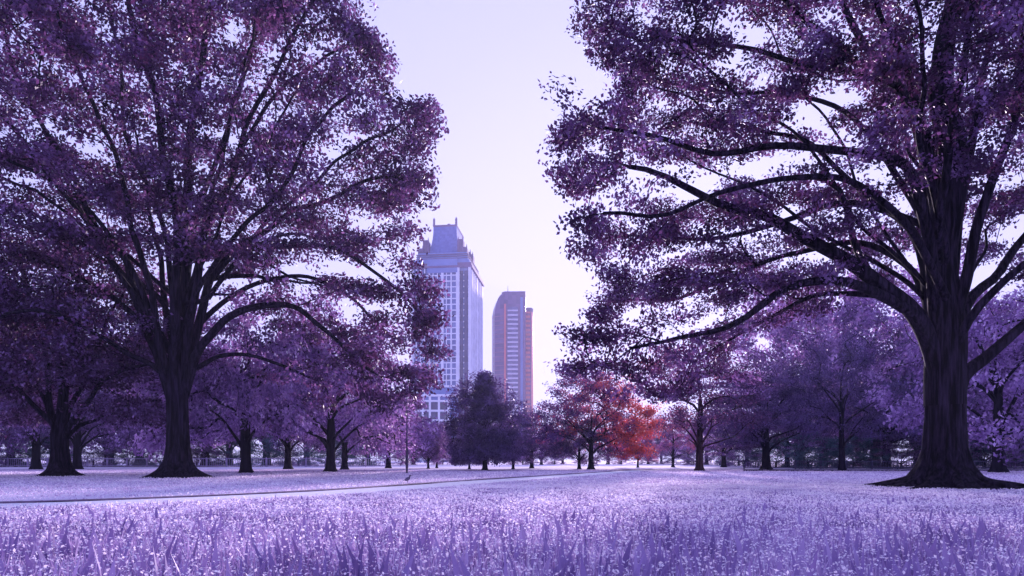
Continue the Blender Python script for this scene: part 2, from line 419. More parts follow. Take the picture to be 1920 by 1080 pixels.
    tv, tq = trunk_rings(cx, d0, [(-0.2, 2.25), (0.0, 1.9), (0.15, 1.5), (0.4, 1.16), (0.9, 0.9), (1.6, 0.76), (2.6, 0.69), (4.2, 0.67), (5.2, 0.70), (6.2, 0.68), (7.6, 0.45)], k=72, seed=5, lobes=9, amp=0.5)
    # surface roots spreading over the grass
    rv = []
    rs = Skel(rng)
    for k in range(13):
        a = k*2*math.pi/13+rng.uniform(-.2, .2); ln = rng.uniform(1.6, 2.6)
        pts = [np.array([cx+math.cos(a)*r_, d0+math.sin(a)*r_, z_]) for r_, z_ in ((0.7, 0.7), (1.25, 0.25), (1.25+ln*0.4, 0.07), (1.2+ln, -0.10))]
        rs.limb(pts, 0.26, 0.06, step=0.2, wob=0.07, sides=8)
    v2, q2 = rs.tubes()
    tq = np.vstack([tq, q2+len(tv)]); tv = np.vstack([tv, v2])
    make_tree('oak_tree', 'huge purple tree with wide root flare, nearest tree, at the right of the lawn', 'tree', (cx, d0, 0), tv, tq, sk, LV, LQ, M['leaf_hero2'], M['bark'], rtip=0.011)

def hero_left():
    rng = np.random.RandomState(23); d0 = 42.7
    cx = (333-960)/F*d0; m = d0/F
    sk = Skel(rng); ends = []
    def L(pts, r0, r1, dd0=0, dd1=0, **k):
        n = len(pts)
        q = [P(x, y, d0+dd0+(dd1-dd0)*i/(n-1)) for i, (x, y) in enumerate(pts)]
        ends.extend([q[-1]+rng.normal(0, 0.9, 3) for _ in range(5)]); ends.extend([(q[-1]+q[-2])/2+rng.normal(0, 0.9, 3) for _ in range(3)])
        return sk.limb(q, (r0 if r0 > 30 else r0*0.7)*m, r1*m*0.8, **k)
    L([(334,780),(338,690),(342,600),(346,500),(350,400),(352,300),(365,200),(380,100),(395,0),(400,-140)], 20, 4, 0, 0)
    L([(330,770),(328,680),(328,600),(333,480),(325,380),(305,280),(290,180),(265,100),(240,0),(210,-100)], 16, 4, 0, -4)
    L([(325,760),(303,690),(280,620),(250,545),(235,490),(190,440),(140,340),(85,240),(50,185),(25,130),(10,60),(4,0)], 14, 3, 0, 3)
    L([(325,740),(305,660),(285,570),(265,480),(230,350),(200,250),(170,180),(130,90),(100,0)], 11, 3, 0, -5)
    L([(325,760),(305,695),(280,640),(253,594),(200,550),(140,512),(80,490),(0,492),(-80,470)], 11, 3, 0, 2)
    L([(325,770),(303,700),(236,659),(192,632),(144,606),(72,584),(0,590),(-60,600)], 9, 2.5, 0, -5)
    L([(320,720),(270,560),(215,450),(150,380),(80,330),(20,300),(-60,260)], 10, 3, 0, -3)
    L([(338,760),(368,670),(400,625),(430,590),(480,572),(550,580),(600,610),(650,655),(700,700)], 15, 3, 0, -3)
    L([(340,740),(362,640),(385,560),(412,500),(450,455),(500,430),(560,395),(610,378),(680,340),(760,330)], 15, 3, 0, 3)
    L([(340,740),(352,640),(368,520),(388,440),(430,330),(470,230),(520,120),(560,50),(600,-20)], 13, 3, 0, -2)
    L([(370,690),(400,672),(440,667),(500,675),(560,697),(600,715)], 7, 2.5, 0, -3)
    L([(340,700),(348,580),(360,440),(395,330),(440,200),(480,60),(510,-80)], 12, 3, 0, 5)
    L([(400,520),(450,470),(540,465),(640,470),(720,520),(790,590)], 8, 3, 1, 0)
    L([(390,560),(440,490),(520,400),(600,330),(680,270),(760,230)], 7, 3, 1, 2)
    L([(440,300),(500,200),(560,140),(640,90),(690,80)], 6, 3, 0, 2)
    L([(335,650),(320,520),(300,400),(250,300),(230,200),(220,80),(180,-60)], 9, 3, 0, 7)
    L([(342,640),(380,520),(460,430),(540,330),(600,230),(660,170)], 8, 3, 0, -8)
    L([(342,660),(380,600),(460,540),(560,520),(660,560),(740,640)], 9, 3, 0, 6)
    L([(330,640),(300,560),(210,500),(100,420),(0,380),(-100,340)], 8, 3, 0, 7)
    px = [(590,-80),(612,50),(665,85),(690,185),(720,225),(775,225),(765,330),(765,375),(715,430),(725,500),(785,550),(770,600),(795,655),(770,720),(700,700),(620,660),
          (520,620),(430,570),(340,470),(250,560),(150,630),(0,680),(-150,620),(-240,300),(-180,-60),(50,-250),(350,-320),(540,-220)]
    prof = [((x-960)*m, CAM_H-(y-HOR)*m) for x, y in px]
    T = sample_boughs(prof, 2150, rng, d0, 13.5, 205, (cx, d0, 9.0), size=(4.8, 1.5, 0.55), front=True, seed=7.7); T = clip_sil(T, prof, cx, d0, 0.7)
    hd = np.hypot(T[:, 0]-cx, T[:, 1]-d0); T = T[~((hd < 4.5) & (T[:, 2] < 12.5) & (T[:, 1] < d0+3))]
    for i in rng.choice(len(T), 12, replace=False):
        t = T[i]; b0 = np.array([cx+rng.uniform(-.25, .25), d0+rng.uniform(-.25, .25), rng.uniform(5.0, 14.0)]); v = t-b0; h = math.hypot(v[0], v[1])
        if v[2] < 1.0: continue
        mid = b0+v*0.45+np.array([0, 0, 0.10*h]); lo = b0+np.array([v[0]/h*0.3, v[1]/h*0.3, 1.2])
        sk.limb([b0, lo, mid, t], rng.uniform(4, 9)*m, 1.6*m, wob=0.2, sides=7)
    tips = [(650,20),(640,45),(670,60),(678,70),(700,90),(705,105),(722,130),(715,160),(725,190),(760,215),(790,205),(812,212),(808,235),(790,260),(785,275),(795,325),(780,340),(795,372),(760,380),(770,430),(750,440),
            (765,500),(800,535),(818,548),(800,565),(812,600),(795,610),(820,650),(828,665),(800,690),(810,720),(780,730),(760,745),(730,760),(700,740),(680,720),(640,690),(760,700)]
    E = []
    for x, y in tips:
        for _ in range(3):
            E.append(P(x+rng.uniform(-18, 5), y+rng.uniform(-10, 10), d0+rng.uniform(-3, 3)))
    T = np.vstack([T, np.array(E), np.array(ends)])
    tw = sk.grow(T, 0.8, 0.4)
    LV, LQ = leaves(sk, tw, 98, rng, size=0.27, width=0.6, sh=0.58, sv=0.24, tilt=0.8)
    tv, tq = trunk_rings(cx, d0, [(-0.2, 2.5), (0, 2.0), (0.15, 1.55), (0.5, 1.1), (1.0, 0.82), (2.0, 0.66), (3.5, 0.60), (4.8, 0.60), (6.0, 0.62), (7.6, 0.52), (9, 0.35)], k=64, seed=9, lobes=8, amp=0.45)
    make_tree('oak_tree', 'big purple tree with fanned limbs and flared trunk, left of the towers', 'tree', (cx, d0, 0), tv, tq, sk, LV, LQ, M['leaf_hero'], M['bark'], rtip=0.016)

def hero_far_left():
    rng = np.random.RandomState(31); d0 = 46.0
    cx = (112-960)/F*d0; m = d0/F
    sk = Skel(rng); ends = []
    def L(pts, r0, r1, dd0=0, dd1=0, **k):
        n = len(pts)
        q = [P(x, y, d0+dd0+(dd1-dd0)*i/(n-1)) for i, (x, y) in enumerate(pts)]
        ends.extend([q[-1]+rng.normal(0, 0.9, 3) for _ in range(5)]); ends.extend([(q[-1]+q[-2])/2+rng.normal(0, 0.9, 3) for _ in range(3)])
        return sk.limb(q, (r0 if r0 > 30 else r0*0.7)*m, r1*m*0.8, **k)
    L([(108,830),(98,795),(60,755),(20,712),(-20,680),(-90,650)], 8, 3, 0, -2)
    L([(110,830),(98,770),(85,690),(68,600),(45,520),(20,450)], 9, 3, 0, 2)
    L([(113,830),(112,760),(113,650),(110,560),(115,480)], 11, 3, 0, 0)
    L([(115,830),(124,730),(135,640),(142,560),(150,490)], 8, 3, 0, -3)
    L([(116,830),(132,760),(160,715),(185,650),(200,600),(230,550)], 8, 3, 0, 2)
    L([(118,830),(135,785),(170,745),(205,712),(230,695),(280,680)], 8, 3, 0, -3)
    L([(120,830),(145,798),(190,782),(230,768),(262,756),(300,750)], 6, 2.5, 0, 1)
    L([(108,820),(90,770),(50,690),(0,620),(-60,580)], 7, 3, 0, 5)
    px = [(-170,520),(-60,420),(60,400),(180,450),(270,540),(320,640),(330,750),(250,800),(170,750),(112,690),(50,740),(-40,800),(-160,780),(-200,650)]
    prof = [((x-960)*m, CAM_H-(y-HOR)*m) for x, y in px]
    T = sample_boughs(prof, 620, rng, d0, 8.0, 70, (cx, d0, 4.0), size=(3.0, 1.6, 0.7), seed=1.7)
    tw = sk.grow(T, 0.8, 0.4)
    LV, LQ = leaves(sk, tw, 110, rng, size=0.27, width=0.6, sh=0.7, sv=0.3, tilt=0.8)
    tv, tq = trunk_rings(cx, d0, [(-0.2, 1.7), (0, 1.4), (0.12, 1.1), (0.4, 0.8), (1.0, 0.6), (1.8, 0.52), (2.8, 0.52), (3.4, 0.45), (4.2, 0.3)], k=48, seed=3, lobes=7, amp=0.4, zflare=1.2)
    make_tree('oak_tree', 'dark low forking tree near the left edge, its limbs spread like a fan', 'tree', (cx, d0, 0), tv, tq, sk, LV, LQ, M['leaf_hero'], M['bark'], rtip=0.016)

# ------------------------------------------------------------ background tree prototypes (10 m tall)
def proto(seed, kind):
    rng = np.random.RandomState(seed); sk = Skel(rng)
    H = 10.0
    def zr(pts): return [(a, b) for a, b in pts]+[(-a, b) for a, b in reversed(pts)]
    if kind == 'round':   half = [(0.6,2.2),(3.4,2.0),(5.0,3.4),(5.2,5.4),(4.3,7.8),(2.6,9.4),(0.5,10)]; tr = 0.30; zt = 5.5; nl = 9
    elif kind == 'cone':  half = [(0.5,1.0),(4.3,1.1),(4.4,2.2),(3.5,4.5),(2.2,7.1),(1.0,9.0),(0.15,10.2)]; tr = 0.24; zt = 8.8; nl = 12
    elif kind == 'layer': half = [(0.6,2.4),(4.8,2.0),(5.6,3.4),(4.9,5.2),(4.4,7.0),(2.8,8.8),(0.8,10)]; tr = 0.34; zt = 6.0; nl = 10
    elif kind == 'open':  half = [(0.4,3.6),(2.6,3.0),(4.2,4.2),(4.6,6.4),(3.6,8.6),(1.8,9.7),(0.3,10)]; tr = 0.26; zt = 8.0; nl = 9
    elif kind == 'lacy':  half = [(0.6,2.6),(3.6,1.2),(5.6,2.2),(6.2,4.4),(5.4,6.8),(3.6,9.0),(1.6,10)]; tr = 0.26; zt = 6.0; nl = 13
    elif kind == 'shrub': half = [(0.3,0.3),(5.0,0.2),(6.2,2.5),(6.0,5.5),(4.5,8.4),(2.2,9.6),(0.3,10)]; tr = 0.2; zt = 3; nl = 7
    elif kind == 'droop': half = [(0.5,3.0),(3.0,2.0),(5.4,1.3),(5.8,3.2),(5.0,6.0),(3.4,8.4),(1.6,9.7),(0.3,10)]; tr = 0.28; zt = 7.0; nl = 11
    prof = zr(half)
    void = {'round':0.25,'cone':0.0,'layer':0.12,'lacy':0.31,'open':0.24,'shrub':0.0,'droop':0.22}[kind]
    nT = {'round':260,'cone':380,'layer':330,'lacy':640,'open':200,'shrub':260,'droop':340}[kind]
    Kb = {'round':42,'cone':60,'layer':48,'open':30,'shrub':45,'droop':50,'lacy':78}[kind]
    T = sample_boughs(prof, nT, rng, 0.0, max(p[0] for p in half)*0.92, Kb, (0, 0, 3.0), size={'layer':(1.9, 1.4, 0.25),'cone':(1.2, 0.9, 0.4),'shrub':(1.6, 1.3, 0.8)}.get(kind, (1.55, 0.95, 0.42)), droop=0.45 if kind == 'droop' else 0.15, hollow=0.4, seed=seed*1.37)
    if kind == 'cone':
        T = sample_crown(prof, 460, rng, 0.0, 4.2, void=0.10, scale=0.6, hollow=0.5, seed=seed)
        zz = rng.uniform(5.5, 10.1, 150); ra = (10.3-zz)*0.45*np.sqrt(rng.uniform(0.1, 1, 150)); aa = rng.uniform(0, 6.28, 150)
        T = np.vstack([T, np.stack([ra*np.cos(aa), ra*np.sin(aa), zz], -1)])
    if kind == 'layer':   # pull the targets into flat storeys
        lev = np.round((T[:, 2]+0.35*np.sin(T[:, 0]*0.6+1)+0.3*np.sin(T[:, 1]*0.7))/1.3)*1.3
        T[:, 2] = T[:, 2]*0.35+lev*0.65
    # trunk / leader
    q = [np.array([0.12*math.sin(z*0.9+seed), 0.12*math.cos(z*0.7+seed), z]) for z in np.linspace(0.8, zt, 7)]
    sk.limb(q, tr*0.8, 0.05, wob=0.06, start_ok=0.35)
    for k in range(nl):
        a = k*2.4+rng.uniform(-.3, .3); z0 = rng.uniform(1.5, zt*0.7)
        t_ = T[rng.randint(len(T))].copy(); el = rng.uniform(0.3, 1.0)
        r1 = rng.uniform(2.2, 3.8)
        pts = [np.array([0, 0, z0-0.6]), np.array([math.cos(a)*0.5, math.sin(a)*0.5, z0+0.1]), np.array([math.cos(a)*r1*0.55, math.sin(a)*r1*0.55, z0+r1*0.45*el]), np.array([math.cos(a)*r1, math.sin(a)*r1, z0+r1*0.75*el])]
        sk.limb(pts, tr*0.38, 0.04, wob=0.1, start_ok=0.35, sides=6)
    tw = sk.grow(T, 0.7, 0.4, droop=0.12 if kind == 'droop' else 0.0, sides=4)
    per = {'round':90,'cone':70,'layer':75,'lacy':55,'open':70,'shrub':60,'droop':64}[kind]
    LV, LQ = leaves(sk, tw, per, rng, size={'open':0.2}.get(kind, 0.23), width=0.6, sh=0.42 if kind != 'layer' else 0.6, sv={'layer':0.14,'droop':0.3}.get(kind, 0.26), tilt=0.75, droop=0.5 if kind == 'droop' else 0.25)
    tv, tq = trunk_rings(0, 0, [(-0.3, tr*2.0), (0, tr*1.7), (0.25, tr*1.25), (0.7, tr*1.05), (1.6, tr*0.95), (3.0, tr*0.85), (zt*0.7, tr*0.45)], k=20, seed=seed, lobes=5, amp=0.3, zflare=0.6)
    bv, bq = sk.tubes(rtip=0.018, min_r=0.02)
    V = np.vstack([tv, bv]); Q = np.vstack([tq, bq+len(tv)])
    return mesh_np('trunk_'+kind, V, Q, True), mesh_np('crown_'+kind, LV, LQ, False)
PR = {}
for k, s in (('round', 1), ('cone', 2), ('layer', 3), ('open', 4), ('shrub', 5), ('droop', 6), ('lacy', 7)):
    PR[k] = [proto(s, k), proto(s+40, k)]

def put(kind, x, d, ytop, label, leaf='leaf_mid', wid=1.0, rz=None, bark='bark_far', cat='tree', name='tree', group='park trees beyond the lawn', var=0):
    H = (HOR-ytop)/F*d+CAM_H
    tm, cm = PR[kind][var]
    root = empty(name, ((x-960)/F*d, d, 0), random.uniform(0, 6.28) if rz is None else rz)
    s = H/10.0
    for nm, me, mat in (('trunk', tm, bark), ('crown', cm, leaf)):
        o = bpy.data.objects.new(nm, me); COL.objects.link(o); o.parent = root
        if not me.materials: me.materials.append(M[mat])
        o.material_slots[0].link = 'OBJECT'; o.material_slots[0].material = M[mat]
        o.scale = (s*wid, s*wid, s)
    tag(root, label, cat, group)
    return root

random.seed(4)
hero_right(); hero_left(); hero_far_left()
FAR = 'distant trees in the haze'
T_ = [
 # kind, x, d, ytop, label, leaf, wid
 ('round', 68, 78, 600, 'tree with straight dark trunk just left of the low forking tree', 'leaf_mid', 0.8),
 ('droop', 145, 80, 620, 'slim tree standing between the low forking tree and the big flared trunk', 'leaf_mid', 0.9),
 ('droop', 461, 56, 530, 'lilac tree with a straight black trunk, first to the right of the big left tree', 'leaf_pale', 0.85),
 ('round', 540, 80, 640, 'thin trunked tree between the straight black trunk and the stout short trunk', 'leaf_mid', 0.8),
 ('droop', 620, 62, 600, 'lilac drooping tree with a short stout dark trunk, left of the lamp pole', 'leaf_pale', 1.0),
 ('round', 646, 76, 680, 'lower tree with grey trunk close behind the stout short trunk', 'leaf_pale', 0.9),
 ('layer', 728, 88, 700, 'wide violet tree behind the thin pole, its boughs nearly touching the lawn', 'leaf_mid', 0.68),
 ('droop', 803, 84, 795, 'left one of two small thin trunked trees below the office block', 'leaf_mid', 0.85),
 ('round', 819, 90, 800, 'right one of two small thin trunked trees below the office block', 'leaf_mid', 0.8),
 ('cone', 909, 71, 704, 'dense dark blue violet conical tree in front of the gap between the towers', 'leaf_dark', 1.0),
 ('cone', 880, 80, 792, 'smaller dark conical tree merged with the left flank of the dense conical tree', 'leaf_dark', 0.9),
 ('droop', 962, 80, 795, 'small dark tree at the right foot of the dense conical tree', 'leaf_dark', 1.0),
 ('round', 997, 88, 775, 'small round dark tree below the reddish tower', 'leaf_dark', 1.0),
 ('lacy', 1108, 78, 706, 'round violet tree, reddened by painted sun glow, with sky showing through its crown', 'leaf_sunglow_red', 1.05),
 ('droop', 1086, 80, 785, 'low dark tree with a thick double trunk under the round glow-reddened tree', 'leaf_dark', 1.1),
 ('droop', 1196, 96, 790, 'reddish bushy tree with painted sun glow, beside the low sun, right of the round red tree', 'leaf_rose', 0.7),
 ('open', 1312, 67, 640, 'open lacy tree with a straight brown trunk, right of the path end', 'leaf_rose_sunglow_left', 0.95),
 ('layer', 1436, 77, 680, 'dark wide tree with foliage in flat layers on a thick dark trunk', 'leaf_dark', 1.05),
 ('droop', 1476, 96, 730, 'hazy tree with a leaning grey trunk behind the flat layered tree', 'leaf_dark', 1.0),
 ('open', 1578, 66, 640, 'tall bare trunk with thin open top, between layered tree and huge trunk', 'leaf_dark', 0.8),
 ('layer', 1662, 84, 650, 'violet tree with small trunk left of the huge right trunk', 'leaf_dark', 0.85),
 ('round', 1500, 100, 545, 'tall pale tree filling the gap under the lower limbs of the huge right tree', 'leaf_pale', 0.8),
 ('round', 1640, 108, 520, 'tall pale tree directly behind the lower limbs left of the huge right trunk', 'leaf_pale', 0.75),
 ('droop', 1720, 90, 640, 'dark tree half hidden by the huge right trunk', 'leaf_dark', 0.8),
 ('droop', 1872, 58, 520, 'lilac tree with drooping boughs just right of the huge trunk', 'leaf_pale', 0.95),
 ('round', 1960, 80, 560, 'dark tree standing at the right edge behind the lilac boughs', 'leaf_mid', 0.9),
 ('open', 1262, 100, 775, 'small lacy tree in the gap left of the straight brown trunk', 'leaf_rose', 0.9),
 ('layer', 1357, 100, 775, 'short violet tree behind the straight brown trunk', 'leaf_mid', 1.2),
]
for i, t in enumerate(T_):
    kind, x, d, yt, lab, leaf, w = t
    put(kind, x, d, yt, lab, leaf, w, var=i % 2, bark='bark_brown' if x == 1312 else 'bark_far', rz=0.0 if leaf.startswith(('leaf_sunglow_red', 'leaf_rose')) else None)
far = [(-40,110,640),(20,118,660),(205,112,650),(262,125,690),(318,120,640),(385,110,660),(430,120,700),(500,125,700),(575,130,720),(690,130,740),(775,150,790),(850,150,800),(930,160,800),
       (1015,150,800),(1055,170,806),(1140,165,800),(1215,170,812),(1240,190,800),(1290,160,800),(1325,150,790),(1400,130,770),(1540,120,740),(1610,125,730),(1760,120,640),(1830,125,600),(1910,115,640),(2000,120,600)]
for i, (x, d, yt) in enumerate(far):
    put(['round', 'droop', 'round', 'layer'][i % 4], x, d, yt, 'hazy violet tree in the far row that closes the lawn', ['leaf_mid', 'leaf_pale'][i % 2] if x > 700 else 'leaf_mid', 1.15, var=i % 2, group=FAR)
# undergrowth
shr = [(760,150,842),(830,160,838),(905,165,842),(980,150,838),(1040,165,842),(1100,175,841),(1165,165,840),(1215,170,842),(1262,175,834),(1305,160,838),(1350,140,834),(1385,125,814),(1300,135,846),(-30,104,799),(30,106,819),(95,108,809),(175,106,819),(240,112,814),(300,112,822),(370,110,810),(420,112,819),(500,112,810),(560,115,820),(610,112,822),(680,116,814),
       (1395,110,824),(1455,98,820),(1515,84,813),(1550,88,798),(1600,84,816),(1640,92,793),(1690,84,813),(1745,90,788),(1800,86,804),(1845,84,793),(1895,88,800),(1945,84,788)]
for i, (x, d, yt) in enumerate(shr):
    put('shrub', x, d, yt, 'teal green bush in the undergrowth bordering the lawn', 'leaf_teal' if (i % 3 != 1 and x != 0 and not (740 < x < 1380)) else 'leaf_mid', 1.5, var=i % 2, cat='bush', name='bush', group='bushes along the lawn edge')
for o in [o for o in bpy.data.objects if o.name.startswith('bush')]:
    if o.children and o.children[-1].material_slots and any(c.material_slots[0].material == M['leaf_mid'] for c in o.children if c.name.startswith('crown')):
        o['label'] = 'violet bush in the undergrowth bordering the lawn'
        o['group'] = 'violet bushes along the lawn edge'

# ------------------------------------------------------------ ground, path, grass
def groundmat():
    m, nt, out = newmat('lawn')
    tc = N(nt, 'ShaderNodeTexCoord')
    n1 = N(nt, 'ShaderNodeTexNoise', i_Scale=9.0, i_Detail=6.0, i_Roughness=0.7)
    n2 = N(nt, 'ShaderNodeTexNoise', i_Scale=0.18, i_Detail=3.0)
    nt.links.new(tc.outputs['Object'], n1.inputs['Vector']); nt.links.new(tc.outputs['Object'], n2.inputs['Vector'])
    ad = N(nt, 'ShaderNodeMath', operation='MULTIPLY_ADD'); ad.inputs[1].default_value = 0.45
    nt.links.new(n2.outputs['Fac'], ad.inputs[0])
    m2 = N(nt, 'ShaderNodeMath', operation='MULTIPLY'); m2.inputs[1].default_value = 0.55
    nt.links.new(n1.outputs['Fac'], m2.inputs[0]); nt.links.new(m2.outputs[0], ad.inputs[2])
    rp = ramp(nt, [(0.33, (0.48, 0.38, 0.57)), (0.5, (0.78, 0.69, 0.82)), (0.68, (0.92, 0.88, 0.93))], ad.outputs[0])
    bs = N(nt, 'ShaderNodeBsdfPrincipled', i_Roughness=0.9); bs.inputs['Specular IOR Level'].default_value = 0.1
    bp = N(nt, 'ShaderNodeBump', i_Strength=0.7, i_Distance=0.05)
    nt.links.new(n1.outputs['Fac'], bp.inputs['Height']); nt.links.new(bp.outputs[0], bs.inputs['Normal'])
    nt.links.new(rp.outputs[0], bs.inputs['Base Color']); nt.links.new(bs.outputs[0], out.inputs['Surface'])
    return m
mb = MB(); mb.box(-760, -60, -0.5, 760, 780, 0.0)
tag(mb.build('ground', groundmat()), kind='structure')

pp = [(-30, 11.5), (-21, 13.6), (-12.2, 16.2), (-7.6, 20.6), (-4.9, 25.4), (-1.5, 34.5), (4.6, 49), (9.5, 61), (14.0, 71), (24, 80), (42, 86), (70, 90)]
pc, _ = catmull([np.array([a, b, 0.0]) for a, b in pp], 1.0)
tg = np.gradient(pc, axis=0); tg /= np.linalg.norm(tg, axis=1, keepdims=True); nr = np.stack([-tg[:, 1], tg[:, 0], tg[:, 2]], -1)
def strip(o0, o1, z, name, mat, z1=None):
    a = pc+nr*o0; b = pc+nr*o1; a = a.copy(); b = b.copy(); a[:, 2] = z; b[:, 2] = z if z1 is None else z1
    V = np.vstack([a, b]); n = len(a); i = np.arange(n-1)
    return link(name, mesh_np(name, V, np.stack([i, i+n, i+n+1, i+1], -1)), mat)
tag(strip(1.0, -1.35, 0.006, 'path', plain('path_concrete', (0.88, 0.86, 0.90), 0.85, 0.12, 3.0)), kind='structure')
# dark strip: edge shadow painted on a low bank beyond the path
def shade_strip():
    W = [(1.0, 0.007), (1.08, 0.035), (1.3, 0.045), (1.8, 0.006)]
    rings = []
    rg = np.random.RandomState(3)
    for o, z in W:
        jit = 0 if o < 1.02 else np.convolve(rg.normal(0, 0.16, len(pc)+2), [1/3]*3, 'valid')[:, None]
        q = (pc+nr*(o+jit)).copy(); q[:, 2] = z; rings.append(q)
    n = len(pc); V = np.vstack(rings); i = np.arange(n-1); Q = []
    for k in range(len(W)-1):
        Q.append(np.stack([k*n+i, k*n+i+1, (k+1)*n+i+1, (k+1)*n+i], -1))
    return link('path_shade_strip', mesh_np('path_shade_strip', V, np.vstack(Q)), plain('edge_shade', (0.14, 0.085, 0.15), 0.95, 0.5, 4.0))
tag(shade_strip(), kind='structure')

def path_dist(x, y):
    dd = (pc[None, :, 0]-x[:, None])**2+(pc[None, :, 1]-y[:, None])**2
    return np.sqrt(dd.min(1))
def side_of_path(x, y):
    yy = np.interp(x, pc[:, 0], pc[:, 1]); return y > yy

def grassmat(name, stops, trans=0.35):
    return leafmat(name, stops, trans, (1.2, 1.1, 1.1), 0.5, 0.2)
M['grass'] = grassmat('grass_blade', [(0.1, (0.18, 0.115, 0.29)), (0.5, (0.40, 0.29, 0.52)), (0.85, (0.68, 0.56, 0.76))], 0.35)
M['lawn_blade'] = grassmat('lawn_blade', [(0.1, (0.42, 0.32, 0.52)), (0.5, (0.74, 0.64, 0.80)), (0.85, (0.92, 0.88, 0.94))])
M['glint_leaf'] = grassmat('glint_leaflet', [(0.1, (0.62, 0.52, 0.72)), (0.45, (0.92, 0.88, 0.94)), (0.8, (0.97, 0.96, 0.98))], 0.45)  # near-white leaf colour stands in for sun glints on the grass
M['broad'] = grassmat('broad_blade', [(0.1, (0.20, 0.13, 0.32)), (0.5, (0.32, 0.22, 0.46)), (0.85, (0.46, 0.34, 0.58))], 0.12)

def scatter(n, y0, y1, rng, power=2.0, half=0.86, extra=1.5):
    # even density thinning with distance
    u = rng.rand(n); y = (y0**(power)+(y1**power-y0**power)*u)**(1/power)
    x = rng.uniform(-1, 1, n)*(half*y+extra)
    return x, y
def blades(x, y, h, w, rng, lean=0.25, z0=0.0):
    n = len(x); th = rng.uniform(0, 2*np.pi, n)
    a = np.stack([np.cos(th), np.sin(th), np.zeros(n)], -1)*(w/2)[:, None]
    ph = rng.uniform(0, 2*np.pi, n); ln = rng.uniform(0.1, 1, n)*lean*h
    top = np.stack([np.cos(ph)*ln, np.sin(ph)*ln, h], -1); mid = top*np.array([0.35, 0.35, 0.55])
    b = np.stack([x, y, np.full(n, z0)], -1)
    # v0..v5 : base pair, mid pair, tip pair (narrow)
    V = np.stack([b-a*0.6, b+a*0.6, b+mid-a, b+mid+a, b+top-a*0.08, b+top+a*0.08], 1).reshape(-1, 3)
    i = np.arange(n)[:, None]*6
    Q = np.vstack([i+np.array([0, 1, 3, 2]), i+np.array([2, 3, 5, 4])])
    return V, Q
def leaflets(x, y, z, s, rng, tilt=0.7):
    n = len(x); c = np.stack([x, y, z], -1)
    ax = rng.normal(0, 1, (n, 3)); ax[:, 2] *= 0.5; ax /= np.linalg.norm(ax, axis=1, keepdims=True)
    nn = np.array([0, 0, 1.0])+rng.normal(0, tilt, (n, 3)); b = np.cross(ax, nn); b /= np.linalg.norm(b, axis=1, keepdims=True)
    L = s[:, None]
    V = np.stack([c-ax*L*0.5, c+b*L*0.3, c+ax*L*0.5, c-b*L*0.3], 1).reshape(-1, 3)
    return V, np.arange(n*4).reshape(-1, 4)
def merge(*vq):
    V = []; Q = []; mi = []; b = 0
    for v, q, m in vq:
        V.append(v); Q.append(q+b); mi.append(np.full(len(q), m)); b += len(v)
    return np.vstack(V), np.vstack(Q), np.concatenate(mi)
def meadow():
    rng = np.random.RandomState(77)
    def hfun(y):   # height of the uncut meadow fades with distance
        return np.interp(y, [4, 7, 11, 16, 22, 40], [0.26, 0.22, 0.15, 0.10, 0.06, 0.04])
    x, y = scatter(95000, 4.6, 26, rng, 1.25)
    k = ~(side_of_path(x, y) | (path_dist(x, y) < 1.7)); x, y = x[k], y[k]
    h = hfun(y)*rng.uniform(0.5, 1.15, len(x)); A = blades(x, y, h, 0.009+0.0009*y, rng, 0.5)
    x, y = scatter(120000, 4.6, 30, rng, 1.2)
    k = ~(side_of_path(x, y) | (path_dist(x, y) < 1.7)); x, y = x[k], y[k]
    z = hfun(y)*rng.uniform(0.4, 1.3, len(x)); B = leaflets(x, y, z, (0.016+0.0024*y)*rng.uniform(0.6, 1.4, len(x)), rng, 0.5)
    x, y = scatter(6500, 4.8, 20, rng, 1.5)
    k = ~(side_of_path(x, y) | (path_dist(x, y) < 2.5)) & (rng.rand(len(x)) < np.clip(1.05-(y-4.8)/9, 0.04, 1)**1.3); x, y = x[k], y[k]
    h = np.interp(y, [5, 14], [0.42, 0.22])*rng.uniform(0.4, 1.15, len(x)); C = blades(x, y, h, rng.uniform(0.035, 0.075, len(x)), rng, 0.35)
    V, Q, mi = merge((A[0], A[1], 0), (B[0], B[1], 1), (C[0], C[1], 2))
    o = link('meadow_grass', mesh_np('meadow_grass', V, Q, False, mi), [M['grass'], M['glint_leaf'], M['broad']])
    tag(o, 'tall lavender meadow grass with leaflets coloured pale as sun glints in the foreground', 'grass', kind='stuff')
    # short lawn tufts beyond
    x, y = scatter(110000, 15, 75, rng, 1.3)
    k = (rng.rand(len(x)) < np.clip((y-14)/12, 0, 1)) & (path_dist(x, y) > 1.45) & ((np.abs(x-16.9)+np.abs(y-26.6)) > 1.6); x, y = x[k], y[k]
    sp = side_of_path(x, y)
    h = np.where(sp, 0.05, 0.07)*rng.uniform(0.4, 1.2, len(x)); w = 0.016+0.0013*y
    A = blades(x, y, h, w, rng, 0.6)
    x, y = scatter(30000, 15, 60, rng, 1.3); k = (path_dist(x, y) > 1.45) & (rng.rand(len(x)) < np.clip((y-14)/14, 0, 1)); x, y = x[k], y[k]
    B = leaflets(x, y, np.full(len(x), 0.05), (0.02+0.0018*y)*rng.uniform(0.7, 1.3, len(x)), rng)
    V, Q, mi = merge((A[0], A[1], 0), (B[0], B[1], 1))
    o = link('lawn_grass', mesh_np('lawn_grass', V, Q, False, mi), [M['lawn_blade'], M['glint_leaf']])
    tag(o, 'short pale mown grass of the park lawn', 'grass', kind='stuff')
meadow()

